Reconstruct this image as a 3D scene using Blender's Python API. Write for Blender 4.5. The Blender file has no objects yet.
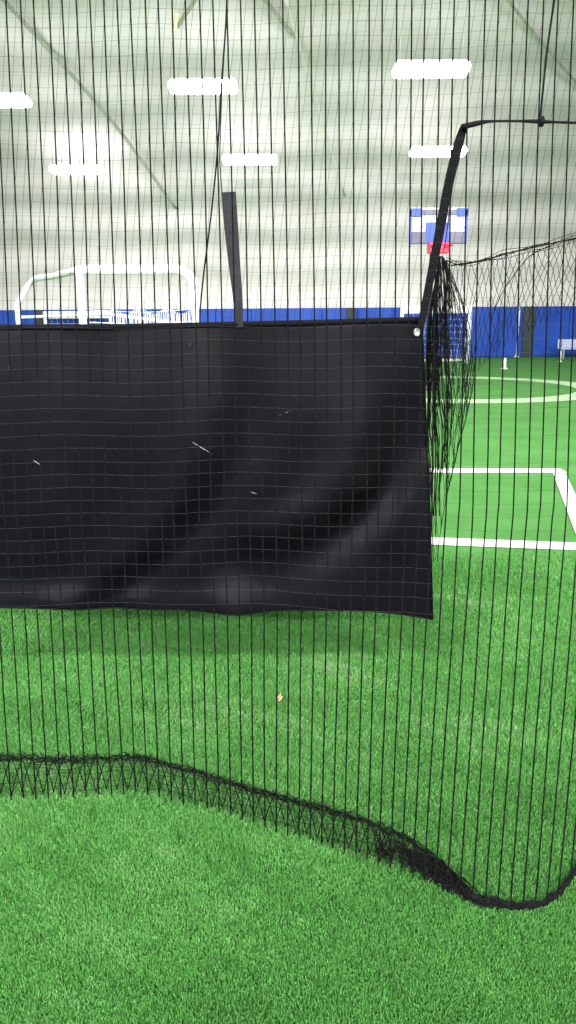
import bpy, bmesh, math, random
import numpy as np
from mathutils import Vector, Matrix
random.seed(7); rng = np.random.default_rng(7)
S = bpy.context.scene
COL = S.collection
R = math.radians

# ------------------------------------------------------------------ camera, world, exposure
F, PITCH, ROLL, EYE = 740.0, 14.5, -0.4, 1.6
cd = bpy.data.cameras.new('camera'); cam = bpy.data.objects.new('camera', cd); COL.objects.link(cam)
cd.sensor_fit = 'VERTICAL'; cd.sensor_height = 24.0; cd.lens = 24.0 * F / 1024.0
cd.clip_start = 0.05; cd.clip_end = 300
CM = Matrix.Translation((0, 0, EYE)) @ Matrix.Rotation(R(90 - PITCH), 4, 'X') @ Matrix.Rotation(R(ROLL), 4, 'Z')
cam.matrix_world = CM
S.camera = cam
w = bpy.data.worlds.new('world'); S.world = w; w.use_nodes = True
w.node_tree.nodes['Background'].inputs[0].default_value = (0.8, 0.85, 0.9, 1)
w.node_tree.nodes['Background'].inputs[1].default_value = 0.3
S.view_settings.view_transform = 'Standard'; S.view_settings.look = 'None'
S.view_settings.gamma = 1; S.view_settings.exposure = 0.0
S.view_settings.use_curve_mapping = False
S.cycles.max_bounces = 8; S.cycles.diffuse_bounces = 5
S.cycles.sample_clamp_indirect = 6
LAMP_E = 20.0        # strength of the diffusers
WASH_W = 44.0       # watts of each added wash light aimed at the far wall
SIDE_W = 285.0       # watts of each added fill light brightening the far wall
OVER_W = 300.0       # lamps of the rows above and behind the camera (outside the frame)

R3 = CM.to_3x3()
def ray(px, py):
    return R3 @ Vector(((px - 288) / F, -(py - 512) / F, -1.0))
def at(px, py, Y):                     # point of the place at distance Y seen at a pixel
    d = ray(px, py); return Vector((0, 0, EYE)) + d * (Y / d.y)
def ground(px, py, z=0.0):             # point of the floor seen at a pixel
    d = ray(px, py); return Vector((0, 0, EYE)) + d * ((z - EYE) / d.z)

def lamp_area(name, loc, size, watts, down=True, parent=None):
    l = bpy.data.lights.new(name, 'AREA'); l.shape = 'RECTANGLE'; l.size, l.size_y = size
    l.energy = watts; l.color = (1.0, 0.95, 0.99)
    o = bpy.data.objects.new(name, l); COL.objects.link(o); o.location = loc
    o.rotation_euler = (0 if down else math.pi, 0, 0)
    if parent: o.parent = parent
    return o
# the dome's lamp rows continue over and behind the camera, same height as the visible ones
for lx in (-9.5, -3.2, 3.2, 9.5):
    for ly, k in ((10.5, 0.85), (4.0, 0.72), (-3.5, 1.15), (-11.0, 1.4)):
        lamp_area('dome_lamp', (lx, ly, 6.6), (1.8, 0.5), OVER_W * k)
        wl = lamp_area('added_wall_fill', (lx, ly + .35, 6.7), (1.8, 0.3), SIDE_W * k, down=False); wl.rotation_euler = (R(64), 0, 0); wl.data.spread = R(110)  # added fill light that brightens the far wall, not a fixture

# ------------------------------------------------------------------ materials
def mat(name, col, rough=0.8, spec=0.3, emit=None, es=0.0, metal=0.0):
    m = bpy.data.materials.new(name); m.use_nodes = True
    b = m.node_tree.nodes['Principled BSDF']
    b.inputs['Base Color'].default_value = (*col, 1); b.inputs['Roughness'].default_value = rough
    b.inputs['Specular IOR Level'].default_value = spec; b.inputs['Metallic'].default_value = metal
    if emit:
        b.inputs['Emission Color'].default_value = (*emit, 1); b.inputs['Emission Strength'].default_value = es
    return m
def noisy(m, c1, c2, scale=8, stretch=(1, 1, 1), detail=4, bump=0.0, lo=0.35, hi=0.65, bdist=0.01):
    nt = m.node_tree; b = nt.nodes['Principled BSDF']
    tc = nt.nodes.new('ShaderNodeTexCoord'); mp = nt.nodes.new('ShaderNodeMapping')
    mp.inputs['Scale'].default_value = stretch
    n = nt.nodes.new('ShaderNodeTexNoise'); n.inputs['Scale'].default_value = scale; n.inputs['Detail'].default_value = detail
    r = nt.nodes.new('ShaderNodeValToRGB')
    r.color_ramp.elements[0].position = lo; r.color_ramp.elements[0].color = (*c1, 1)
    r.color_ramp.elements[1].position = hi; r.color_ramp.elements[1].color = (*c2, 1)
    L = nt.links.new
    L(tc.outputs['Object'], mp.inputs[0]); L(mp.outputs[0], n.inputs['Vector'])
    L(n.outputs['Fac'], r.inputs[0]); L(r.outputs[0], b.inputs['Base Color'])
    if bump:
        bp = nt.nodes.new('ShaderNodeBump'); bp.inputs['Strength'].default_value = bump; bp.inputs['Distance'].default_value = bdist
        L(n.outputs['Fac'], bp.inputs['Height']); L(bp.outputs[0], b.inputs['Normal'])
    return m

M = {}
M['twine'] = noisy(mat('twine', (0.012, 0.013, 0.013), 0.8, 0.08), (0.003, 0.003, 0.003), (0.008, 0.008, 0.008), 60)
M['cross'] = mat('cross_twine', (0.025, 0.026, 0.028), 0.6, 0.25)  # same twine made greyer: light caught by the horizontals put into the colour
M['rope'] = noisy(mat('rope', (0.012, 0.012, 0.013), 0.85, 0.08), (0.004, 0.004, 0.005), (0.012, 0.012, 0.013), 90, bump=0.3)
M['vinyl'] = noisy(mat('vinyl', (0.02, 0.021, 0.024), 0.45, 0.09), (0.002, 0.002, 0.0035), (0.0045, 0.0042, 0.0065), 3.0, bump=0.06, bdist=0.004)
M['web'] = noisy(mat('webbing', (0.02, 0.02, 0.022), 0.85, 0.08), (0.004, 0.004, 0.005), (0.010, 0.010, 0.012), 140, bump=0.3)
M['web_grey'] = noisy(mat('webbing_grey', (0.05, 0.05, 0.055), 0.7, 0.3), (0.010, 0.010, 0.014), (0.022, 0.022, 0.028), 140, bump=0.3)
M['steel'] = noisy(mat('grommet_steel', (0.55, 0.55, 0.55), 0.35, 0.5, metal=0.7), (0.45, 0.45, 0.45), (0.65, 0.65, 0.65), 30)
M['white'] = noisy(mat('white_paint', (0.85, 0.85, 0.85), 0.4, 0.4), (0.80, 0.81, 0.82), (0.88, 0.88, 0.88), 3)
M['white_net'] = mat('white_cord', (0.8, 0.8, 0.82), 0.8, 0.2)
M['grey'] = noisy(mat('grey_paint', (0.3, 0.31, 0.33), 0.6, 0.3), (0.27, 0.28, 0.30), (0.34, 0.35, 0.37), 3)
M['pale'] = noisy(mat('pale_panel', (0.5, 0.55, 0.75), 0.6, 0.3), (0.42, 0.48, 0.70), (0.55, 0.60, 0.78), 3)
M['blue'] = noisy(mat('blue_pad', (0.012, 0.07, 0.42), 0.55, 0.3), (0.010, 0.060, 0.40), (0.016, 0.085, 0.48), 1.2)
M['blue2'] = noisy(mat('blue_board', (0.02, 0.08, 0.45), 0.5, 0.3), (0.025, 0.05, 0.30), (0.03, 0.07, 0.36), 2)
M['slate'] = noisy(mat('slate_pad', (0.035, 0.05, 0.06), 0.6, 0.3), (0.03, 0.042, 0.05), (0.045, 0.06, 0.065), 2)
M['board_grey'] = noisy(mat('board_grey', (0.2, 0.2, 0.25), 0.6, 0.3), (0.08, 0.08, 0.11), (0.12, 0.12, 0.16), 2)
M['lavender'] = noisy(mat('pale_board', (0.5, 0.5, 0.62), 0.4, 0.4), (0.28, 0.28, 0.40), (0.36, 0.36, 0.48), 2)
M['red'] = noisy(mat('red_rim', (0.75, 0.02, 0.06), 0.4, 0.4), (0.70, 0.015, 0.05), (0.80, 0.03, 0.08), 5)
M['black'] = noisy(mat('black_paint', (0.02, 0.02, 0.025), 0.5, 0.4), (0.016, 0.016, 0.02), (0.028, 0.028, 0.032), 4)
M['tan'] = noisy(mat('tan_scrap', (0.55, 0.38, 0.2), 0.8, 0.2), (0.45, 0.30, 0.15), (0.62, 0.45, 0.26), 60)
M['cream'] = noisy(mat('cream_tag', (0.85, 0.8, 0.5), 0.7, 0.2), (0.80, 0.74, 0.42), (0.90, 0.85, 0.58), 10)
M['housing'] = noisy(mat('lamp_housing', (0.8, 0.8, 0.8), 0.5, 0.3), (0.75, 0.75, 0.75), (0.85, 0.85, 0.85), 4)
M['lamp'] = mat('lamp_diffuser', (0.9, 0.9, 0.9), 0.5, 0.2, (1.0, 0.97, 1.0), LAMP_E)
M['line'] = noisy(mat('line_turf', (0.72, 0.76, 0.68), 0.9, 0.1), (0.60, 0.66, 0.56), (0.80, 0.83, 0.76), 90, bump=0.4)
M['line_old'] = noisy(mat('old_line_turf', (0.4, 0.6, 0.35), 0.9, 0.1), (0.28, 0.48, 0.22), (0.42, 0.60, 0.36), 60, bump=0.4)
M['cable'] = noisy(mat('dome_cable', (0.3, 0.33, 0.27), 0.8, 0.2), (0.34, 0.37, 0.29), (0.42, 0.45, 0.36), 5)
M['cable_light'] = noisy(mat('dome_seam', (0.7, 0.72, 0.62), 0.8, 0.2), (0.62, 0.66, 0.52), (0.74, 0.78, 0.64), 5)
M['fabric'] = noisy(mat('dome_fabric', (0.8, 0.8, 0.78), 0.7, 0.15), (0.62, 0.60, 0.555), (0.80, 0.775, 0.76), 0.35, (1, 1, 3), 5, bump=0.35, lo=0.3, hi=0.7, bdist=0.15)

def turf_mat():
    m = mat('turf', (0.05, 0.22, 0.04), 0.9, 0.1); nt = m.node_tree; b = nt.nodes['Principled BSDF']; L = nt.links.new
    tc = nt.nodes.new('ShaderNodeTexCoord')
    n1 = nt.nodes.new('ShaderNodeTexNoise'); n1.inputs['Scale'].default_value = 1.6; n1.inputs['Detail'].default_value = 3
    n2 = nt.nodes.new('ShaderNodeTexNoise'); n2.inputs['Scale'].default_value = 55; n2.inputs['Detail'].default_value = 5
    L(tc.outputs['Object'], n1.inputs['Vector']); L(tc.outputs['Object'], n2.inputs['Vector'])
    r1 = nt.nodes.new('ShaderNodeValToRGB'); r2 = nt.nodes.new('ShaderNodeValToRGB')
    for r, a, c, lo, hi in ((r1, (0.070, 0.235, 0.050), (0.095, 0.28, 0.068), .35, .65), (r2, (0.6, 0.62, 0.6), (1.0, 1.0, 1.0), .35, .7)):
        r.color_ramp.elements[0].position = lo; r.color_ramp.elements[0].color = (*a, 1)
        r.color_ramp.elements[1].position = hi; r.color_ramp.elements[1].color = (*c, 1)
    mx = nt.nodes.new('ShaderNodeMix'); mx.data_type = 'RGBA'; mx.blend_type = 'MULTIPLY'; mx.inputs[0].default_value = 0.6
    L(n1.outputs['Fac'], r1.inputs[0]); L(n2.outputs['Fac'], r2.inputs[0])
    L(r1.outputs[0], mx.inputs[6]); L(r2.outputs[0], mx.inputs[7]); L(mx.outputs[2], b.inputs['Base Color'])
    bp = nt.nodes.new('ShaderNodeBump'); bp.inputs['Strength'].default_value = 0.5; bp.inputs['Distance'].default_value = 0.02
    L(n2.outputs['Fac'], bp.inputs['Height']); L(bp.outputs[0], b.inputs['Normal'])
    return m
M['turf'] = turf_mat()
def blade_mat():
    m = mat('turf_fibre', (0.08, 0.3, 0.05), 0.55, 0.3); nt = m.node_tree; b = nt.nodes['Principled BSDF']; L = nt.links.new
    a = nt.nodes.new('ShaderNodeAttribute'); a.attribute_name = 'tone'
    r = nt.nodes.new('ShaderNodeValToRGB'); e = r.color_ramp.elements
    e[0].position = 0; e[0].color = (0.070, 0.23, 0.045, 1); e[1].position = 1; e[1].color = (0.25, 0.36, 0.19, 1)
    k = e.new(0.55); k.color = (0.090, 0.29, 0.060, 1); k = e.new(0.88); k.color = (0.14, 0.36, 0.095, 1)
    L(a.outputs['Fac'], r.inputs[0]); L(r.outputs[0], b.inputs['Base Color'])
    return m
M['blade'] = blade_mat()

# ------------------------------------------------------------------ helpers
class MB:
    def __init__(s): s.v = []; s.f = []; s.mi = []
    def add(s, vs, fs, mi=0):
        o = len(s.v); s.v += [tuple(v) for v in vs]
        s.f += [tuple(i + o for i in f) for f in fs]; s.mi += [mi] * len(fs)
    def box(s, c, size, rot=None, mi=0, bev=0.0):
        bm = bmesh.new(); bmesh.ops.create_cube(bm, size=1)
        bmesh.ops.scale(bm, vec=size, verts=bm.verts)
        if bev: bmesh.ops.bevel(bm, geom=bm.edges[:], offset=bev, segments=3, affect='EDGES', profile=0.5)
        T = Matrix.Translation(c) @ (rot.to_4x4() if rot else Matrix())
        vs = [T @ v.co for v in bm.verts]; bm.verts.index_update()
        s.add(vs, [[v.index for v in f.verts] for f in bm.faces], mi); bm.free()
    def tube(s, pts, r, n=4, mi=0, cap=True):
        pts = [Vector(p) for p in pts]; m = len(pts)
        rr = r if isinstance(r, (list, tuple)) else [r] * m
        vs = []; prev = None
        for i, p in enumerate(pts):
            t = (pts[min(i + 1, m - 1)] - pts[max(i - 1, 0)])
            if t.length < 1e-9: t = Vector((0, 0, 1))
            t.normalize()
            if prev is None:
                a = Vector((1, 0, 0)) if abs(t.x) < 0.8 else Vector((0, 0, 1))
            else: a = prev
            u = a - t * a.dot(t)
            if u.length < 1e-6: u = t.orthogonal()
            u.normalize(); prev = u; b = t.cross(u)
            for k in range(n):
                q = 2 * math.pi * k / n
                vs.append(p + (u * math.cos(q) + b * math.sin(q)) * rr[i])
        fs = [(i * n + k, i * n + (k + 1) % n, (i + 1) * n + (k + 1) % n, (i + 1) * n + k) for i in range(m - 1) for k in range(n)]
        if cap: fs += [tuple(range(n))[::-1], tuple((m - 1) * n + k for k in range(n))]
        s.add(vs, fs, mi)
    def build(s, name, mats, parent=None, smooth=False):
        me = bpy.data.meshes.new(name); me.from_pydata(s.v, [], s.f)
        for m in (mats if isinstance(mats, (list, tuple)) else [mats]): me.materials.append(m)
        me.polygons.foreach_set('material_index', s.mi)
        if smooth: me.polygons.foreach_set('use_smooth', [True] * len(me.polygons))
        me.update()
        o = bpy.data.objects.new(name, me); COL.objects.link(o)
        if parent:
            o.parent = parent
            o.matrix_parent_inverse = Matrix.Translation(parent.location).inverted()
        return o
def tag(o, label=None, cat=None, group=None, kind=None):
    if label: o['label'] = label
    if cat: o['category'] = cat
    if group: o['group'] = group
    if kind: o['kind'] = kind
    return o
def thing(name, label, cat, loc, group=None):
    o = bpy.data.objects.new(name, None); COL.objects.link(o); o.location = loc; o.empty_display_size = 0.1
    return tag(o, label, cat, group)
def lerp(a, b, t): return a + (b - a) * t
def interp(x, xs, ys): return float(np.interp(x, xs, ys))
def sm(t): t = max(0, min(1, t)); return t * t * (3 - 2 * t)
def spline(pts, n):                     # Catmull-Rom through points
    P = [Vector(p) for p in pts]; P = [P[0] * 2 - P[1]] + P + [P[-1] * 2 - P[-2]]; out = []
    for i in range(1, len(P) - 2):
        for k in range(n):
            t = k / n; a, b, c, d = P[i - 1], P[i], P[i + 1], P[i + 2]
            out.append(0.5 * ((2 * b) + (c - a) * t + (2 * a - 5 * b + 4 * c - d) * t * t + (3 * b - a - 3 * c + d) * t ** 3))
    out.append(P[-2]); return out

# ------------------------------------------------------------------ the setting: floor, padded wall, dome
FAR, PADH, BACK, HALF = 33.0, 2.12, -20.0, 26.0
fl = MB()
fl.add([(-HALF, BACK, 0), (HALF, BACK, 0), (HALF, FAR + .3, 0), (-HALF, FAR + .3, 0)], [(0, 1, 2, 3)])
fl.add([(-HALF, BACK, -.1), (HALF, BACK, -.1), (HALF, FAR + .3, -.1), (-HALF, FAR + .3, -.1)], [(3, 2, 1, 0)])
def strip(pts, wd, z=0.006, mi=1):
    pts = [Vector((p[0], p[1], z)) for p in pts]; vs = []
    for i, p in enumerate(pts):
        t = pts[min(i + 1, len(pts) - 1)] - pts[max(i - 1, 0)]; t.normalize(); nrm = Vector((-t.y, t.x, 0)) * wd / 2
        vs += [p - nrm, p + nrm]
    fl.add(vs, [(2 * i, 2 * i + 1, 2 * i + 3, 2 * i + 2)[::-1] for i in range(len(pts) - 1)], mi)
# near line, box corner and centre circle
a, b = ground(430, 541.5), ground(576, 547); d = (b - a).normalized()
strip([a - d * 6, b + d * 6], 0.19)
a, b = ground(430, 471), ground(558, 471); d = (b - a).normalized()
strip([a - d * 6, b + d * .06], 0.24)
c2 = ground(580, 524); d2 = (c2 - b).normalized()
strip([b, b + d2 * 2.6], 0.13, 0.010)
CC = Vector((4.0, 18.2, 0)); CR = 3.25
strip([CC + Vector((math.cos(t) * CR, math.sin(t) * CR, 0)) for t in np.linspace(0, 2 * math.pi, 73)], 0.75, 0.006, 2)
o = fl.build('floor', [M['turf'], M['line'], M['line_old']]); tag(o, kind='structure')

def wall(name, x0, y0, x1, y1):
    n = int(math.hypot(x1 - x0, y1 - y0) / 1.5); m = MB()
    dx, dy = (x1 - x0) / n, (y1 - y0) / n; ang = math.atan2(dy, dx); rot = Matrix.Rotation(ang, 3, 'Z')
    L = math.hypot(dx, dy)
    for i in range(n):
        c = Vector((x0 + dx * (i + .5), y0 + dy * (i + .5), PADH / 2))
        m.box(c, (L - .008, .22, PADH), rot, 0, 0.04)
    return tag(m.build(name, M['blue']), kind='structure')
wall('wall_far', -HALF, FAR + .11, HALF, FAR + .11)
wall('wall_left', -HALF, BACK, -HALF, FAR)
wall('wall_right', HALF, FAR, HALF, BACK)
wall('wall_back', HALF, BACK, -HALF, BACK)

# air-supported dome: one inflated membrane with sagging horizontal panels
def dome():
    NU, NV = 220, 150; H = 9.2; cy, hy = (FAR + BACK) / 2, (FAR - BACK) / 2 + .1; vs = []; n = 2.3
    for j in range(NV + 1):
        q = j / NV * math.pi / 2
        zr = math.sin(q) ** (2 / n); rad = math.cos(q) ** (2 / n) if j < NV else 0
        sc = 0.09 * (1 - math.cos(j * math.pi / 7.0)) * (1 if j > 0 else 0) * min(1, rad * 3)
        for i in range(NU):
            t = 2 * math.pi * i / NU; e = 2 / 5.0 
            cx_, sy_ = math.cos(t), math.sin(t)
            ex = math.copysign(abs(cx_) ** e, cx_); ey = math.copysign(abs(sy_) ** e, sy_)
            rr = rad + sc * 0.03
            vs.append((ex * (HALF + .1) * rr, cy + ey * hy * rr, PADH + (H + sc) * zr))
    fs = [(j * NU + i, (j + 1) * NU + i, (j + 1) * NU + (i + 1) % NU, j * NU + (i + 1) % NU) for j in range(NV) for i in range(NU)]
    m = MB(); m.add(vs, fs); return m.build('ceiling', M['fabric'], smooth=True)
ceil = tag(dome(), kind='structure')
def dome_y(px, py, off=0.12):           # point just inside the membrane seen at a pixel
    n = 2.3; H = 9.2; cy, hy = (FAR + BACK) / 2, (FAR - BACK) / 2
    d = ray(px, py); lo, hi = 1.0, 60.0
    for _ in range(50):
        mid = (lo + hi) / 2; p = Vector((0, 0, EYE)) + d * mid
        rad = ((abs(p.x) / HALF) ** 5 + (abs(p.y - cy) / hy) ** 5) ** .2
        inside = rad < 1 and (p.z < PADH or rad ** n + ((p.z - PADH) / H) ** n < 1)
        lo, hi = (mid, hi) if inside else (lo, mid)
    return Vector((0, 0, EYE)) + d * (lo * (1 - off / 20))
# harness cables / welded seams of the membrane
CAB = [('cable', [(-10, -15), (60, 62), (115, 125), (176, 208)], .07, 'dark harness cable crossing the dome fabric diagonally at upper left'),
       ('cable', [(178, 26), (196, -2), (206, -22)], .07, 'short dark cable beside the cream tag at the top'),
       ('cable', [(255, -14), (270, 6), (292, 34)], .07, 'short dark cable slanting down right at the top middle'),
       ('cable_light', [(286, 0), (310, 80), (345, 196)], .055, 'pale seam cable slanting down behind the middle of the net'),
       ('cable', [(500, -10), (540, 40), (600, 110)], .05, 'olive cable running to the upper right corner')]
for k, (mk, pp, r_, lab) in enumerate(CAB):
    m = MB(); P = [dome_y(v.x, v.y) for v in spline([(a_, b_, 0) for a_, b_ in pp], 10)]
    m.tube(P, r_ * .9, 6); tag(m.build('dome_cable', M[mk], smooth=True), lab, 'cable', 'harness cables under the dome fabric')

# ------------------------------------------------------------------ wall details
def door_pad(px, w_):
    p = at(px, 340, FAR - .03); m = MB(); m.box((p.x, FAR - .05, PADH / 2), (w_, .10, PADH), None, 0, .02); return m
o = door_pad(527.5, .50).build('wall_pad', M['slate']); tag(o, 'dark slate pad strip on the blue wall behind the right side net', 'wall pad', 'dark pad strips on the blue wall')
o = door_pad(350.5, .42).build('wall_pad', M['slate']); tag(o, 'dark slate pad strip on the blue wall peeking above the black sheet', 'wall pad', 'dark pad strips on the blue wall')
o = door_pad(43.0, .42).build('wall_pad', M['slate']); tag(o, 'dark slate pad strip on the blue wall beside the low white goal', 'wall pad', 'dark pad strips on the blue wall')
p = at(517.5, 340, FAR - .12); m = MB(); m.tube([(p.x, FAR - .12, 0), (p.x, FAR - .12, PADH - .02)], .035, 8); m.box((p.x, FAR - .12, .02), (.2, .12, .04), None, 0, .01)
tag(m.build('corner_pole', M['white']), 'thin white pole against the blue wall beside the dark pad strip', 'pole')
# low bench with a pale panel on the right
p = at(575, 358, 30.8); b0 = thing('team_bench', 'long pale bench in front of the blue wall at the right edge', 'bench', (p.x + .55, 30.8, 0))
m = MB(); m.box((p.x + .55, 30.8, .62), (2.6, .05, .34), None, 0, .015); m.build('backrest', M['pale'], b0)
m = MB(); m.box((p.x + .55, 30.6, .42), (2.6, .35, .05), None, 0, .015); m.build('seat', M['pale'], b0)
for q in (-1.15, 1.15):
    m = MB(); m.box((p.x + .55 + q, 30.62, .2), (.06, .34, .4), None, 0, .01); m.box((p.x + .55 + q, 30.8, .4), (.05, .05, .78), None, 0, .01)
    m.build('leg', M['grey'], b0)
def marker(px, py, h, r_, lab):
    g = ground(px, py); t = thing('corner_marker', lab, 'marker', g, 'white field markers')
    m = MB(); m.tube([g + Vector((0, 0, .02)), g + Vector((0, 0, h * .9)), g + Vector((0, 0, h))], [r_, r_ * .85, r_ * .45], 12); m.build('post', M['white'], t, True)
    m = MB(); m.tube([g, g + Vector((0, 0, .03)), g + Vector((0, 0, .05))], [r_ * 2.0, r_ * 1.9, r_ * 1.1], 14); m.build('base', M['white'], t, True)
marker(504.5, 369, .36, .055, 'short stout white marker post on the green turf')
marker(560.0, 362, .42, .035, 'thin white marker post standing before the pale bench')
marker(427.5, 381, .50, .05, 'white marker post close to the sheet edge and hanging net')

# ------------------------------------------------------------------ goals
def small_goal(x0, x1, ybase, H, lab, r_=.07, name='soccer_goal', deep=.9):
    g0, g1 = ground(x0, ybase), ground(x1, ybase); Y = (g0.y + g1.y) / 2; g0.y = g1.y = Y
    t = thing(name, lab, 'goal', ((g0.x + g1.x) / 2, Y, 0), 'white goals across the field')
    A, B = Vector((g0.x, Y, 0)), Vector((g1.x, Y, 0)); up = Vector((0, 0, H)); bk = Vector((0, deep, 0))
    for q in (A, B):
        m = MB(); m.tube([q, q + up], r_, 10); m.build('post', M['white'], t, True)
        m = MB(); m.tube([q + up * .98, q + bk + Vector((0, 0, r_))], r_ * .5, 8); m.tube([q + Vector((0, 0, r_)), q + bk + Vector((0, 0, r_))], r_ * .6, 8); m.build('side_frame', M['white'], t, True)
    m = MB(); m.box((A + B) / 2 + Vector((0, 0, H - r_ * 1.2)), ((B - A).length + 2 * r_, r_ * 2, r_ * 4.4), None, 0, r_ * .6); m.build('crossbar', M['white'], t)
    m = MB(); m.tube([A + bk + Vector((0, 0, r_)), B + bk + Vector((0, 0, r_))], r_ * .9, 8); m.build('ground_bar', M['white'], t, True)
    m = MB(); n = int((B - A).length / .22)
    for i in range(n + 1):
        q = A.lerp(B, i / n); m.tube([q + up, q + bk + Vector((0, 0, r_))], .005, 3)
    for j in range(9):
        m.tube([(A + up).lerp(A + bk, j / 9), (B + up).lerp(B + bk, j / 9)], .005, 3)
    m.build('goal_net', M['white_net'], t)
small_goal(400, 468.5, 363.5, 2.05, 'low white square-cornered goal against the blue wall right of the black strap')
small_goal(50, 112, 361, 1.98, 'low white square-cornered goal at far left behind the tall goal')

def tall_goal():
    Y = 12.8
    TL, TR = at(84, 269, Y), at(194, 270, Y); H = (TL.z + TR.z) / 2
    XL, XR = at(83, 320, Y).x, at(195.5, 320, Y).x
    t = thing('rounded_goal', 'tall white tubular goal with rounded top corner above the black sheet', 'goal', ((XL + XR) / 2, Y, 0), 'white goals across the field')
    rc = .30; r_ = .062
    def bend(cx, cz, a0, a1, y): return [Vector((cx + rc * math.cos(q), y, cz + rc * math.sin(q))) for q in np.linspace(a0, a1, 9)]
    m = MB(); m.tube([Vector((XL, Y, 0)), Vector((XL, Y, H))], r_, 12); m.build('post', M['white'], t, True)
    m = MB(); m.tube([Vector((XR, Y, 0)), Vector((XR, Y, H - rc))], r_, 12); m.build('post', M['white'], t, True)
    m = MB(); m.tube([Vector((XL, Y, H))] + [Vector((XR - rc, Y, H))] + bend(XR - rc, H - rc, math.pi / 2, 0, Y), r_ * 1.25, 12); m.build('crossbar', M['white'], t, True)
    # back frame going away to the left
    B1 = at(32, 281, 16.6); B1z = B1.z; XB = at(18.5, 320, 16.6).x
    m = MB(); m.tube(spline([Vector((XL, Y, H)), Vector((lerp(XL, B1.x, .5), lerp(Y, 16.6, .5), lerp(H, B1z, .42))), B1, Vector((XB, 16.6, B1z - .5))], 8) + [Vector((XB, 16.6, 0))], r_ * .95, 12); m.build('back_stay', M['white'], t, True)
    XB2 = XB + 2.0
    m = MB(); m.tube([Vector((XB, 16.6, B1z - .75)), Vector((XB2, 16.6, B1z - .7)), Vector((XR, Y, H - .9))], .03, 8); m.build('brace', M['white'], t, True)
    m = MB(); m.tube([Vector((XR, Y, .05)), Vector((XB2, 16.6, .05)), Vector((XB, 16.6, .05)), Vector((XL, Y, .05))], r_ * .8, 8); m.build('ground_bar', M['white'], t, True)
    # slack white net bundled low in the frame
    m = MB(); n = 46
    for i in range(n):
        u = i / (n - 1); x0 = lerp(XL + .4, XR - .1, u); z = 1.83 - .10 * math.sin(u * 9) ** 2
        x1 = x0 + random.uniform(-.10, .10)
        m.tube([Vector((x0, Y + .35, z)), Vector(((x0 + x1) / 2 + random.uniform(-.03, .03), Y + .4, z * .55)), Vector((x1, Y + .4, .02))], .0085, 3)
    for j in range(9):
        z = 1.80 - j * .2
        m.tube([Vector((XL, Y + .3, z)), Vector((lerp(XL, XR, .5), Y + .45, z - .05)), Vector((XR, Y + .1, z))], .006, 3)
    m.build('goal_net', M['white_net'], t)
tall_goal()

# ------------------------------------------------------------------ basketball hoop
def hoop():
    Y = 17.0; c = at(438, 226, Y); cx, cz = c.x, c.z
    t = thing('basketball_hoop', 'basketball hoop with blue and grey board on a black pole behind the strap', 'basketball hoop', (cx, Y, 0))
    W, H = 1.24, .74
    m = MB(); m.box((cx, Y, cz), (W, .05, H), None, 0, .01); b = m.build('backboard', M['lavender'], t)
    # dark top band, grey lower band and blue corners are padding/edging pieces
    m = MB(); m.box((cx, Y - .035, cz + .27), (W * .62, .03, .11), None, 0, .01); m.build('top_band', M['board_grey'], b)
    for s in (-1, 1):
        m = MB(); m.box((cx + s * W * .41, Y - .035, cz + .27), (W * .20, .03, .17), None, 0, .01)
        m.box((cx + s * W * .485, Y - .035, cz - .02), (W * .04, .03, H * .96), None, 0, .01); m.build('blue_corner', M['blue2'], b)
        m = MB(); m.box((cx + s * W * .33, Y - .035, cz - .24), (W * .28, .03, .24), None, 0, .01); m.build('lower_pad', M['board_grey'], b)
    m = MB(); m.box((cx - .02, Y - .04, cz - .15), (W * .40, .035, .44), None, 0, .01); m.build('target_square', M['blue2'], b)
    rz = cz - .44
    m = MB()
    m.tube([Vector((cx + .225 * math.cos(q), Y - .42 + .225 * math.sin(q), rz)) for q in np.linspace(0, 2 * math.pi, 25)], .016, 6)
    m.box((cx, Y - .12, rz - .02), (.44, .20, .22), None, 0, .02); m.build('rim', M['red'], t)
    m = MB(); m.tube([Vector((cx + .03, Y + .75, 0)), Vector((cx + .03, Y + .75, 2.9)), Vector((cx + .02, Y + .45, cz - .1)), Vector((cx, Y + .02, cz))], .055, 10); m.build('pole', M['black'], t, True)
    m = MB(); m.box((cx, Y + .85, .05), (.40, .9, .10), None, 0, .03); m.build('base', M['black'], t)
hoop()

# ------------------------------------------------------------------ dome lamps
LP = [(203, 87, 68, 'long white lamp glowing high on the dome left of centre'),
      (77, 170, 52, 'white dome lamp lower left above the rounded goal'),
      (-4, 101, 66, 'white dome lamp cut off by the left edge of the view'),
      (250, 160, 55, 'white dome lamp just above the short grey strap'),
      (431, 70, 75, 'largest white dome lamp high at upper right'),
      (438, 152, 56, 'white dome lamp crossed by the black strap')]
for k, (px, py, wd, lab) in enumerate(LP):
    d = ray(px, py); p = Vector((0, 0, EYE)) + d * (1.8 * F / wd)
    t = thing('dome_lamp', lab, 'ceiling lamp', p, 'lamps hanging under the dome')
    m = MB(); m.box(p, (1.8, .62, .23), None, 0, .09); m.build('diffuser', M['lamp'], t, True)
    m = MB(); m.box(p + Vector((0, 0, .13)), (1.7, .5, .05), None, 0, .015); m.build('housing', M['housing'], t)
    for s in (-.75, .75):
        q = p + Vector((s, 0, .12)); rad = abs(q.y - 6.5) / 26.5
        zt = PADH + 9.2 * max(0, 1 - max(rad, .0) ** 2.3) ** (1 / 2.3) - .05
        m = MB(); m.tube([q, Vector((q.x, q.y, zt))], .006, 4); m.build('suspension_wire', M['housing'], t)
    wl = lamp_area('added_wall_wash', Vector((0, .4, .05)), (1.6, .3), WASH_W, down=False, parent=t); wl.rotation_euler = (R(88), 0, 0)  # added area light washing the far wall, not a part of the lamp
p = dome_y(175, 21, .5)
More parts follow.
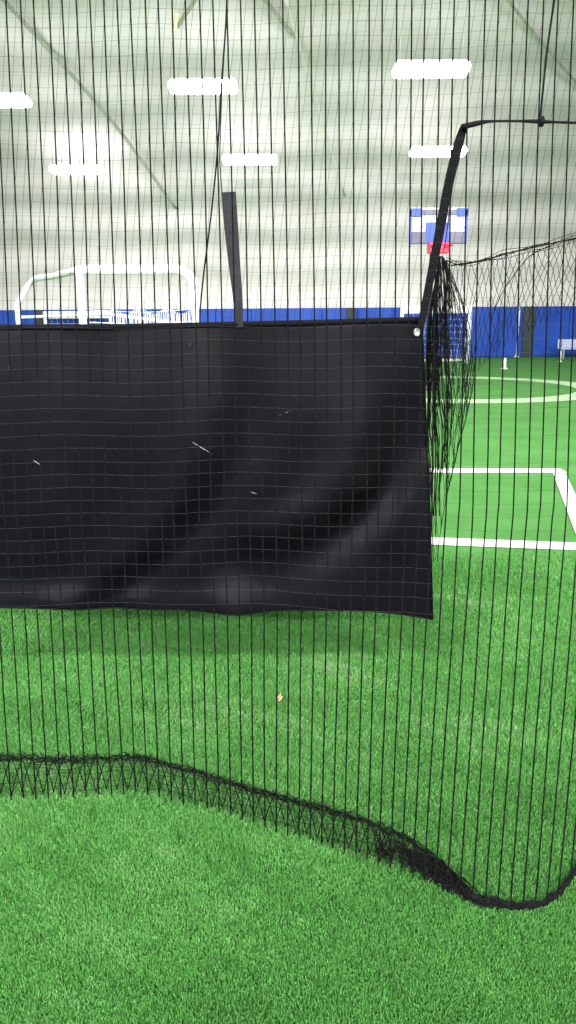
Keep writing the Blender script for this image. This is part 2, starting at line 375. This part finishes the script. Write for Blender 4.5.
m = MB(); m.box(p, (.16, .03, .40), Matrix.Rotation(R(14), 3, 'Y'), 0, .012); m.tube([p + Vector((0, 0, .15)), p + Vector((.05, 0, .75))], .01, 4)
tag(m.build('hanging_tag', M['cream']), 'small cream tag hanging under the dome at upper left', 'tag')

# ------------------------------------------------------------------ rear net behind the black sheet
def rear_net():
    Y0 = 4.2; mesh_ = .044; m = MB(); c = MB()
    def pos(X, z): return Vector((X + .13 * (z - 1.6), Y0 + .05 * math.sin(X * 2.1 + z) + .02 * math.sin(z * 3 + X * 5), z))
    x_ap = at(443, 300, Y0).x
    edge = [(at(px, py, Y0).x, at(px, py, Y0).z) for px, py in ((430, 318), (443, 266), (470, 262), (505, 252), (545, 243), (600, 231))]
    ex, ez = [e[0] for e in edge], [e[1] for e in edge]
    def zbot(X): return 1.45 if X < ex[0] - .05 else interp(X, ex, ez)
    top = 3.75; k0, k1 = int(-2.2 / mesh_), int(2.0 / mesh_)
    for k in range(k0, k1 + 1):
        X = k * mesh_; z0 = zbot(X); n = 22
        m.tube([pos(X + random.uniform(-.002, .002), lerp(z0, top, i / n)) for i in range(n + 1)], .00095, 3, cap=False)
    z = 1.45
    while z < top:
        pts = []
        for k in range(k0, k1 + 1, 2):
            X = k * mesh_
            if z >= zbot(X): pts.append(pos(X, z + .006 * math.sin(X * 4)))
            else: break
        if len(pts) > 2: c.tube(pts, .0003, 3, cap=False)
        # part right of the gathered corner
        z += mesh_
    t = thing('rear_net', 'fine black net hanging far behind the black sheet', 'netting', (0, Y0, 1.45))
    m.build('twines', M['twine'], t); c.build('cross_twines', M['cross'], t)
    e = MB(); e.tube(spline([pos(X, zbot(X)) for X in np.linspace(ex[1], ex[-1], 9)], 4), .004, 6); e.build('edge_rope', M['rope'], t)
    e = MB(); e.tube([pos(X, top) for X in np.linspace(-2.2, 2.1, 12)], .006, 6); e.build('top_rope', M['rope'], t)
rear_net()

# ------------------------------------------------------------------ gathered net right of the sheet
def gathered():
    Y0 = 3.35; ap = at(443, 252, Y0)
    t = thing('gathered_net', 'black net bunched into a hanging tail beside the sheet edge, swagged to the right', 'netting', at(445, 560, Y0))
    m = MB()
    ys = [256, 275, 300, 330, 370, 420, 470, 520, 562]
    xl = [439, 435.5, 431, 428, 427, 427, 429, 431, 434]
    xr = [446, 453, 462, 470, 475, 474, 468, 457, 444]
    def bp(u, s, dy):
        y = lerp(256, 562, s); a_, b_ = interp(y, ys, xl), interp(y, ys, xr)
        uu = u ** 1.35
        return at(lerp(a_, b_, uu) + .9 * math.sin(s * 17 + u * 11), y, Y0 + dy)
    def diag(u0, s0, k, dy, r_):
        pts = []; u = u0; s = s0
        while s <= 1.0:
            lim = 1.0
            if s > .42: lim = max(0.05, 1 - (s - .42) * 1.1)
            if u < 0: u = -u; k = -k
            if u > lim: u = lim - (u - lim) * .5; k = -abs(k)
            pts.append(bp(min(max(u, 0), 1), s, dy + .05 * math.sin(u * 9 + s * 5))); s += .012; u += k * .012
            if len(pts) > 12 and random.random() < (.006 if s < .5 else .035): break
        if len(pts) > 2: m.tube(pts, r_, 3, cap=False)
    for i in range(46):
        u = (i / 45) ** 1.3
        for k in (1, -1):
            diag(u, random.uniform(0, .05), k * random.uniform(.25, 1.1), random.uniform(-.06, .06), .0013)
    for i in range(26):                  # heavier pleats hanging near the sheet
        u = random.random() ** 1.8 * .60; dy = random.uniform(-.05, .05); s1 = random.choice((.38, .5, .62, .7, .85)); drift = random.uniform(-.08, .12)
        m.tube([bp(min(max(u + drift * s * 1.2 + .02 * math.sin(s * 14 + i), 0), 1), s, dy) for s in np.linspace(0, s1, 26)], .0024, 4)
    m.build('tail', M['twine'], t)
    # swag to the right: upper edge rope, diamonds hanging under it
    m = MB()
    tx = [443, 470, 505, 545, 590]; ty = [258, 262, 252, 243, 231]
    bx = [443, 468, 480, 500, 525, 556, 590]; by = [520, 420, 374, 352, 338, 318, 300]
    def sp(u, s):
        x = lerp(443, 590, u); y0, y1 = interp(x, tx, ty), interp(x, bx, by)
        return at(x - 6 * s * math.sin(u * 3), lerp(y0, y1, s ** 1.05), Y0 + .12 * math.sin(u * 6 + s * 2) * .4)
    n = 25
    for i in range(-14, n + 14):
        for k in (1, -1):
            pts = []
            for s in np.linspace(0, 1, 22):
                u = (i + k * s * 4.5 + .25 * math.sin(s * 9 + i)) / n
                if 0 <= u <= 1: pts.append(sp(u, s))
            if len(pts) > 3: m.tube(pts, .0013, 3, cap=False)
    m.build('swag', M['twine'], t)
    m = MB(); 
    for q in range(4):
        m.tube(spline([at(x, y + random.uniform(-1.2, 2.5) + (2.5 * q - 2 if x > 500 else q), Y0 + random.uniform(-.02, .02)) for x, y in zip(np.linspace(446, 600, 12), np.interp(np.linspace(446, 600, 12), tx, ty))], 4), .0013, 4)
    m.tube(spline([at(x, y, Y0) for x, y in ((556, 243), (530, 256), (512, 278), (500, 297), (490, 322))], 5), .002, 4)
    m.build('edge_rope', M['rope'], t)
    m = MB(); m.tube(spline([ap + Vector((0, 0, .0)), at(446, 238, Y0), at(452, 190, Y0 + .2), at(462, 128, Y0 - .35)], 6), .0025, 5); m.build('tie_cord', M['rope'], t)
gathered()

# ------------------------------------------------------------------ black vinyl sheet
YS = 2.95
def sheet():
    NU, NV = 260, 150; vs = []
    topx, topy = [-60, 0, 120, 240, 330, 390, 427], [328, 328, 327.5, 325, 323, 321, 320]
    botx, boty = [-60, 0, 120, 240, 330, 370, 400, 433], [606, 607, 609, 611.5, 611, 612, 615, 619.5]
    cx = [428, 423, 414, 397, 365, 322, 275, 215, 120]; cy_ = [330, 400, 450, 492, 530, 560, 580, 594, 602]
    for j in range(NV + 1):
        v = j / NV
        for i in range(NU + 1):
            u = i / NU
            xt = lerp(-60, 421.5, u); xb = lerp(-60, 432.5, u)
            yt = interp(xt, topx, topy); yb = interp(xb, botx, boty)
            x = lerp(xt, xb, v) - 4.0 * math.sin(math.pi * v) * u ** 8 * -0.4; y = lerp(yt, yb, v)
            # swooping fold
            dmin = 1e9
            yc = interp(x, cx[::-1], cy_[::-1]); xc = interp(y, cy_, cx)
            dd = ((x - xc) if y < 500 else -(yc - y) * .9)
            if 450 < y < 560: dd = lerp(x - xc, -(yc - y) * .9, (y - 450) / 110.0)
            k = sm((v - .08) / .5) * (.06 + .94 * sm((x - 215) / 130))
            f = .040 * k * math.exp(-((dd + 62) / 32) ** 2) - .058 * k * math.exp(-((dd + 12) / 26) ** 2)
            x2 = interp(y, [330, 400, 450, 500, 550, 600], [252, 250, 240, 215, 172, 110])
            f += sm(v / .4) * (.016 * math.exp(-((x - x2 + 38) / 26) ** 2) - .020 * math.exp(-((x - x2 - 4) / 22) ** 2))
            f += .018 * k * math.exp(-((dd + 135) / 34) ** 2) - .012 * k * math.exp(-((dd + 100) / 24) ** 2)
            # slack vertical waves
            f += .012 * math.sin(x / 27.0 + 1.2 + v * 1.2) * (1 - .5 * v) * v ** .4 + .007 * math.sin(x / 11.0 + v * 3) * (1 - v) ** 2
            # belly and kicked-out lower hem
            f += (.055 * math.sin(math.pi * min(v / .92, 1)) * .6 - .02 * v) * (1 - u ** 6)
            f += .030 * sm((v - .88) / .12) * (1 - sm((x - 235) / 60)) * (.75 + .25 * math.sin(x / 38))
            f += .045 * math.exp(-((x - 232) / 30) ** 2) * sm((v - .82) / .15)
            f += .006 * math.sin(y / 15 + x / 90) * sm((v - .5) / .3) * .25
            p = at(x, y, YS + .04 * u); vs.append(p + Vector((0, -f, 0)))
    fs = [(j * (NU + 1) + i, j * (NU + 1) + i + 1, (j + 1) * (NU + 1) + i + 1, (j + 1) * (NU + 1) + i)[::-1] for j in range(NV) for i in range(NU)]
    t = thing('vinyl_backdrop', 'black vinyl sheet hung at eye height behind the net with folds at its right side', 'backdrop', (at(180, 600, YS).x, YS, .4))
    m = MB(); m.add(vs, fs); s = m.build('sheet', M['vinyl'], t, True)
    md = s.modifiers.new('thickness', 'SOLIDIFY'); md.thickness = .0025; md.offset = -1
    W = NU + 1
    pt = lambda u, v: Vector(vs[int(round(v * NV)) * W + int(round(u * NU))])
    m = MB(); m.tube([pt(u, 0) + Vector((0, -.002, .003)) for u in np.linspace(0, 1, 70)], .011, 8)
    m.build('top_hem', M['web'], t, True)
    m = MB(); m.tube([pt(1, v) for v in np.linspace(0, 1, 50)], .0045, 6); m.tube([pt(u, 1) for u in np.linspace(0, 1, 90)], .004, 6); m.build('edge_hem', M['vinyl'], t, True)
    for px, py, r_, lab in ((417.5, 333, 1, 'bright steel grommet'), (190, 342, .55, None), (12, 363, .6, None)):
        u = (px + 60) / 483.0; v = (py - 322) / 290.0
        q = pt(u, v) + Vector((0, -.006, 0)); R_ = .0085 * r_
        m = MB(); m.box(q, (R_ * 1.3, .003, R_ * 2), None, 0, .001); m.tube([q + Vector((math.cos(a_) * R_, -.001, math.sin(a_) * R_ * 1.4)) for a_ in np.linspace(0, 2 * math.pi, 17)], .0055 * r_, 6)
        g = m.build('grommet', M['steel'] if r_ == 1 else M['web_grey'], t, True)
        if lab: g['label'] = lab
    # pale scuffs on the vinyl
    for x0, y0, x1, y1 in ((192, 442, 212, 454), (268, 420, 290, 411), (33, 460, 42, 466), (539 - 288, 492, 545 - 288, 494)):
        m = MB(); P = []
        for k in np.linspace(0, 1, 8):
            x, y = lerp(x0, x1, k), lerp(y0, y1, k); u = (x + 60) / 490.0; v = (y - 325) / 286.0
            P.append(pt(u, v) + Vector((0, -.0012, 0)))
        # follow the pixel line, rest on the cloth
        Q = [Vector((at(lerp(x0, x1, k), lerp(y0, y1, k), P[i].y).x, P[i].y, at(lerp(x0, x1, k), lerp(y0, y1, k), P[i].y).z)) for i, k in enumerate(np.linspace(0, 1, 8))]
        m.tube(Q, [.0003, .001, .0014, .0014, .0013, .001, .0008, .0003], 4); m.build('scuff_mark', M['grey'], t)
    return t
bd = sheet()
def ribbon(pts, widths, tilt, th, mk, parent, name='strap', label=None):
    m = MB(); P = [Vector(p) for p in pts]; vs = []
    for i, p in enumerate(P):
        d = (P[min(i + 1, len(P) - 1)] - P[max(0, i - 1)]).normalized()
        a_ = R(tilt[i]); side = Vector((math.cos(a_), math.sin(a_), 0)); side = (side - d * side.dot(d)).normalized(); n = d.cross(side)
        h = widths[i] / 2
        for a2, b2 in ((-1, -1), (1, -1), (1, 1), (-1, 1)): vs.append(p + side * h * a2 + n * th / 2 * b2)
    fs = [(4 * i + k, 4 * i + (k + 1) % 4, 4 * i + 4 + (k + 1) % 4, 4 * i + 4 + k) for i in range(len(P) - 1) for k in range(4)] + [(3, 2, 1, 0), tuple(len(vs) - 4 + k for k in range(4))]
    m.add(vs, fs); o = m.build(name, M[mk], parent)
    if label: o['label'] = label
    return o
def sp_strap(ctrl, n=8):
    c = spline([(a_, b_, c_) for a_, b_, c_, *_ in ctrl], n); ws = spline([(e[3], e[4], 0) for e in ctrl], n)
    return [at(v.x, v.y, v.z) for v in c], [w_.x for w_ in ws], [w_.y for w_ in ws]
P, W_, T_ = sp_strap([(464, 126, 2.92, .024, 0), (458, 146, 2.92, .035, 5), (448.5, 185, 2.93, .036, 15), (438, 240, 2.94, .035, 10), (429, 285, 2.95, .030, 5), (420.5, 328, 2.96, .028, 0)])
ribbon(P, W_, T_, .005, 'web', bd, label='long black webbing strap rising from the corner')
P, W_, T_ = sp_strap([(228.5, 192, 2.93, .054, 0), (231, 225, 2.94, .052, 3), (234.5, 265, 2.95, .044, 8), (238, 300, 2.95, .036, 5), (239.5, 327, 2.965, .026, 0)])
ribbon(P, W_, T_, .006, 'web_grey', bd, label='short grey webbing strap standing up from the top hem')
m = MB(); m.tube([at(222, 193, 2.93), at(219.5, 160, 3.1), at(221.5, 100, 3.5), at(226, 20, 3.9), at(228, -30, 4.1)], .0022, 5)
m.build('hanging_cord', M['rope'], bd)
# horizontal support rope at the strap's top
t = thing('support_rope', 'black rope running right from the top of the long strap', 'rope', at(520, 122, 2.92))
m = MB(); pr = spline([at(462, 127, 2.9), at(474, 124, 2.9), at(488, 121.5, 2.92), at(512, 121, 2.94), at(540, 121.5, 2.95), at(566, 122.5, 2.95), at(620, 124, 2.95)], 6)
m.tube(pr, list(np.interp(range(len(pr)), [0, 8, 14, 20, 24, 28, len(pr)], [.010, .009, .0045, .0045, .008, .0045, .0045])), 6); m.build('rope', M['rope'], t, True)
m = MB()
for k in range(3): m.tube([at(540 + 1.2 * k, 121.5, 2.95) + Vector((0, math.cos(q) * .012, math.sin(q) * .014)) for q in np.linspace(0, 2 * math.pi, 11)], .005, 5)
m.build('knot', M['rope'], t, True)
m = MB(); m.tube(spline([at(540, 121, 2.95), at(546, 60, 2.97), at(555, -8, 3.0), at(560, -60, 3.0)], 6), .004, 5); m.build('hanging_cord', M['rope'], t, True)
# loose lacing cord hanging from above down to the sheet
m = MB(); m.tube(spline([at(228, -40, 2.80), at(226, 20, 2.80), at(221, 90, 2.80), at(217.5, 150, 2.80), at(211, 215, 2.82), at(203.5, 275, 2.84), at(200, 312, 2.86), at(199.8, 322, 2.87)], 6), .0032, 5)
tag(m.build('lacing_cord', M['rope'], None, True), 'loose black cord hanging down to the sheet left of the short strap', 'cord')

# ------------------------------------------------------------------ front net
lowx = [-80, 0, 60, 140, 200, 250, 300, 350, 400, 430, 455, 480, 510, 540, 560, 576, 600]
lowy = [797, 795, 794, 789, 803, 817, 834, 850, 868, 880, 893, 904, 907, 905, 893, 872, 838]
uppx = [-80, 0, 60, 140, 200, 250, 300, 350, 400, 430, 455, 480, 510, 540, 560, 576, 600]
uppy = [755, 757, 760, 757, 773, 789, 802, 815, 834, 852, 874, 893, 899, 900, 885, 862, 826]
GL = lambda x: ground(x, interp(x, lowx, lowy) + 6, .008)
GU = lambda x: ground(x, interp(x, uppx, uppy) + interp(x, [0, 400, 470], [2, 4, 8]), .008)
MESH = .0443
def yplane(X, z):
    q = max(0, min(1, (z - .9) / 1.9))
    return 2.46 + .24 * q - .10 * sm((X + .2) / 1.4) + .010 * math.sin(X * 4 + z * 2)
def px_of(p):
    v = CM.inverted() @ p; return 288 + F * v.x / -v.z, 512 - F * v.y / -v.z
twx = []
def front_net():
    t = thing('batting_cage_net', 'black square-mesh cage net nearest the camera, hanging to the turf', 'netting', (0, 2.35, 0))
    m = MB(); c = MB(); sk = MB(); cols = []
    k0, k1 = int(-1.25 / MESH), int(1.22 / MESH)
    topz = 3.05; midz = 1.0
    for k in range(k0, k1 + 1):
        X = k * MESH; jit = random.uniform(-.004, .004)
        pm = Vector((X, yplane(X, midz), midz)); x640, _ = px_of(Vector((X, yplane(X, .72), .72)))
        xb = x640 - interp(x640, [0, 100, 220, 300, 400, 470, 560, 620], [-13, -13, -6, 2, 13, 23, 28, 36])
        g = GL(xb); gt = midz; col = []
        n = 26
        ph = random.uniform(0, 6)
        for i in range(n + 1):
            z = lerp(topz, midz, i / n)
            Xw = X + jit * .5 + .0022 * math.sin(z * 3.1 + ph) + .004 * math.sin(z * 1.7 + X * 3)
            col.append(Vector((Xw, yplane(X, z), z)))
        last = col[-1]; n2 = 26
        for i in range(1, n2 + 1):
            s = i / n2; z = lerp(midz, .008, s)
            e = sm(s) * .55 + s * s * .45
            col.append(Vector((lerp(last.x, g.x, e), lerp(last.y, g.y, e), z)) + Vector((.002 * math.sin(z * 9 + ph), 0, 0)) * (1 - s))
        m.tube(col, .0025, 4, cap=False); cols.append(col)
    for z_i in range(int((topz - .0) / MESH)):
        z = .03 + z_i * MESH; pts = []
        for q, col in enumerate(cols):
            zs = [p.z for p in col][::-1]
            xs = [p.x for p in col][::-1]; ysv = [p.y for p in col][::-1]
            zz = z + .004 * math.sin(q * .5 + z * 2) + random.uniform(-.0012, .0012)
            pts.append(Vector((interp(zz, zs, xs), interp(zz, zs, ysv), max(zz, .01))))
        c.tube(pts, .00036, 3, cap=False)
    m.build('twines', M['twine'], t); c.build('cross_twines', M['cross'], t)
    # surplus net folded back on the turf between its lower and upper edge
    for i in range(-8, 96):
        xa = -40 + i * 10.5
        if xa > 470: break
        for k in (1, -1):
            pts = []
            for s in np.linspace(0, 1, 7):
                x = xa + k * s * 13; a_, b_ = GL(x), GU(x)
                p = a_.lerp(b_, s); p.z = .034 + .02 * math.sin(s * math.pi) + .006 * math.sin(i * 2.3); pts.append(p)
            sk.tube(pts, .0021, 3, cap=False)
    for s in (.05, .2, .36, .5, .64, .78, .9):
        pts = []
        for x in np.linspace(-50, 470, 90):
            p = GL(x).lerp(GU(x), s + .04 * math.sin(x / 9 + s * 20)); p.z = .036 + .02 * math.sin(s * math.pi); pts.append(p)
        sk.tube(pts, .0010, 3, cap=False)
    sk.build('folded_skirt', M['twine'], t)
    # tangled hem: loose strands, tight on the right where the net is bunched
    h = MB()
    def strand(x0, x1, sp, amp, r_, zz):
        pts = []; a1, a2, f1, f2 = random.uniform(0, 6), random.uniform(0, 6), random.uniform(.10, .22), random.uniform(.25, .5)
        for x in np.arange(x0, x1, 4.0):
            s = sp(x) + amp(x) * (math.sin(x * f1 + a1) * .6 + math.sin(x * f2 + a2) * .4)
            p = GL(x).lerp(GU(x), s) if x < 600 else GL(600)
            p.z = zz + .005 * (1 + math.sin(x * f2 + a1)); pts.append(p)
        h.tube(pts, r_, 4)
    for q in range(8): strand(-70, 470, lambda x, o=random.uniform(-.12, .04): 1.0 + o, lambda x: .08, .0011, .020)
    for q in range(26):
        st = random.choice((375, 400, 415, 430, 440))
        strand(st, 600, lambda x: lerp(random.uniform(.40, .55), .5, 0), lambda x: interp(x, [340, 400, 440, 600], [.35, .4, .5, .6]), .0020, .014 + random.uniform(0, .012))
    h.build('bunched_hem', M['rope'], t)
front_net()

# ------------------------------------------------------------------ turf fibres near the camera and a scrap lying on them
def fibres():
    N = 560000
    Y = 1.05 + 4.0 * rng.beta(1.0, 2.0, N); X = (rng.random(N) * 2 - 1) * (Y * .50 + .12)
    h = .012 + .010 * rng.random(N); wd = (.0009 + .0007 * rng.random(N)) * (1 + (Y - 1) * .35)
    an = rng.random(N) * np.pi; ln = rng.normal(0, .0045, (N, 2))
    cx, sx = np.cos(an) * wd, np.sin(an) * wd
    v = np.zeros((N, 4, 3), np.float32)
    v[:, 0] = np.stack([X - cx, Y - sx, np.zeros(N)], 1); v[:, 1] = np.stack([X + cx, Y + sx, np.zeros(N)], 1)
    v[:, 2] = np.stack([X + cx * .7 + ln[:, 0], Y + sx * .7 + ln[:, 1], h], 1); v[:, 3] = np.stack([X - cx * .7 + ln[:, 0], Y - sx * .7 + ln[:, 1], h], 1)
    me = bpy.data.meshes.new('turf_fibres'); me.vertices.add(N * 4); me.vertices.foreach_set('co', v.ravel())
    me.loops.add(N * 4); me.loops.foreach_set('vertex_index', np.arange(N * 4, dtype=np.int32))
    me.polygons.add(N); me.polygons.foreach_set('loop_start', np.arange(0, N * 4, 4, dtype=np.int32)); me.polygons.foreach_set('loop_total', np.full(N, 4, np.int32))
    me.update(calc_edges=True)
    at_ = me.attributes.new('tone', 'FLOAT', 'FACE')
    clump = np.full(N, .5)
    for fq, am in ((3.1, .16), (7.3, .16), (17.0, .14), (41.0, .12)):
        for _ in range(3):
            q = rng.random() * 6.28; ph = rng.random() * 6.28
            clump += am * .6 * np.sin((X * np.cos(q) + Y * np.sin(q)) * fq * (1 + .3 * rng.random()) + ph + 1.5 * np.sin(X * fq * .6 + Y * fq * .4))
    at_.data.foreach_set('value', np.clip(rng.random(N) * .45 + clump * .75 - .15, 0, 1).astype(np.float32))
    me.materials.append(M['blade'])
    o = bpy.data.objects.new('turf_fibres', me); COL.objects.link(o)
    tag(o, 'short green artificial grass fibres standing on the turf below the net', 'grass', None, 'stuff')
fibres()
g = ground(280, 698, .035); g.z = 0; m = MB()
vs = []
for i in range(7):
    for j in range(4):
        a_, b_ = (i / 6 - .5) * .05, (j / 3 - .5) * .026 * (1 - abs(i / 6 - .5))
        vs.append(g + Vector((b_ + .004 * math.sin(i), a_, .030 + .008 * math.sin(i * 1.1) + .004 * j)))
m.add(vs, [(i * 4 + j, i * 4 + j + 1, i * 4 + j + 5, i * 4 + j + 4)[::-1] for i in range(6) for j in range(3)])
o = m.build('leaf_scrap', M['tan'], smooth=True); md = o.modifiers.new('thickness', 'SOLIDIFY'); md.thickness = .002
tag(o, 'small tan scrap lying on the turf below the sheet', 'scrap')
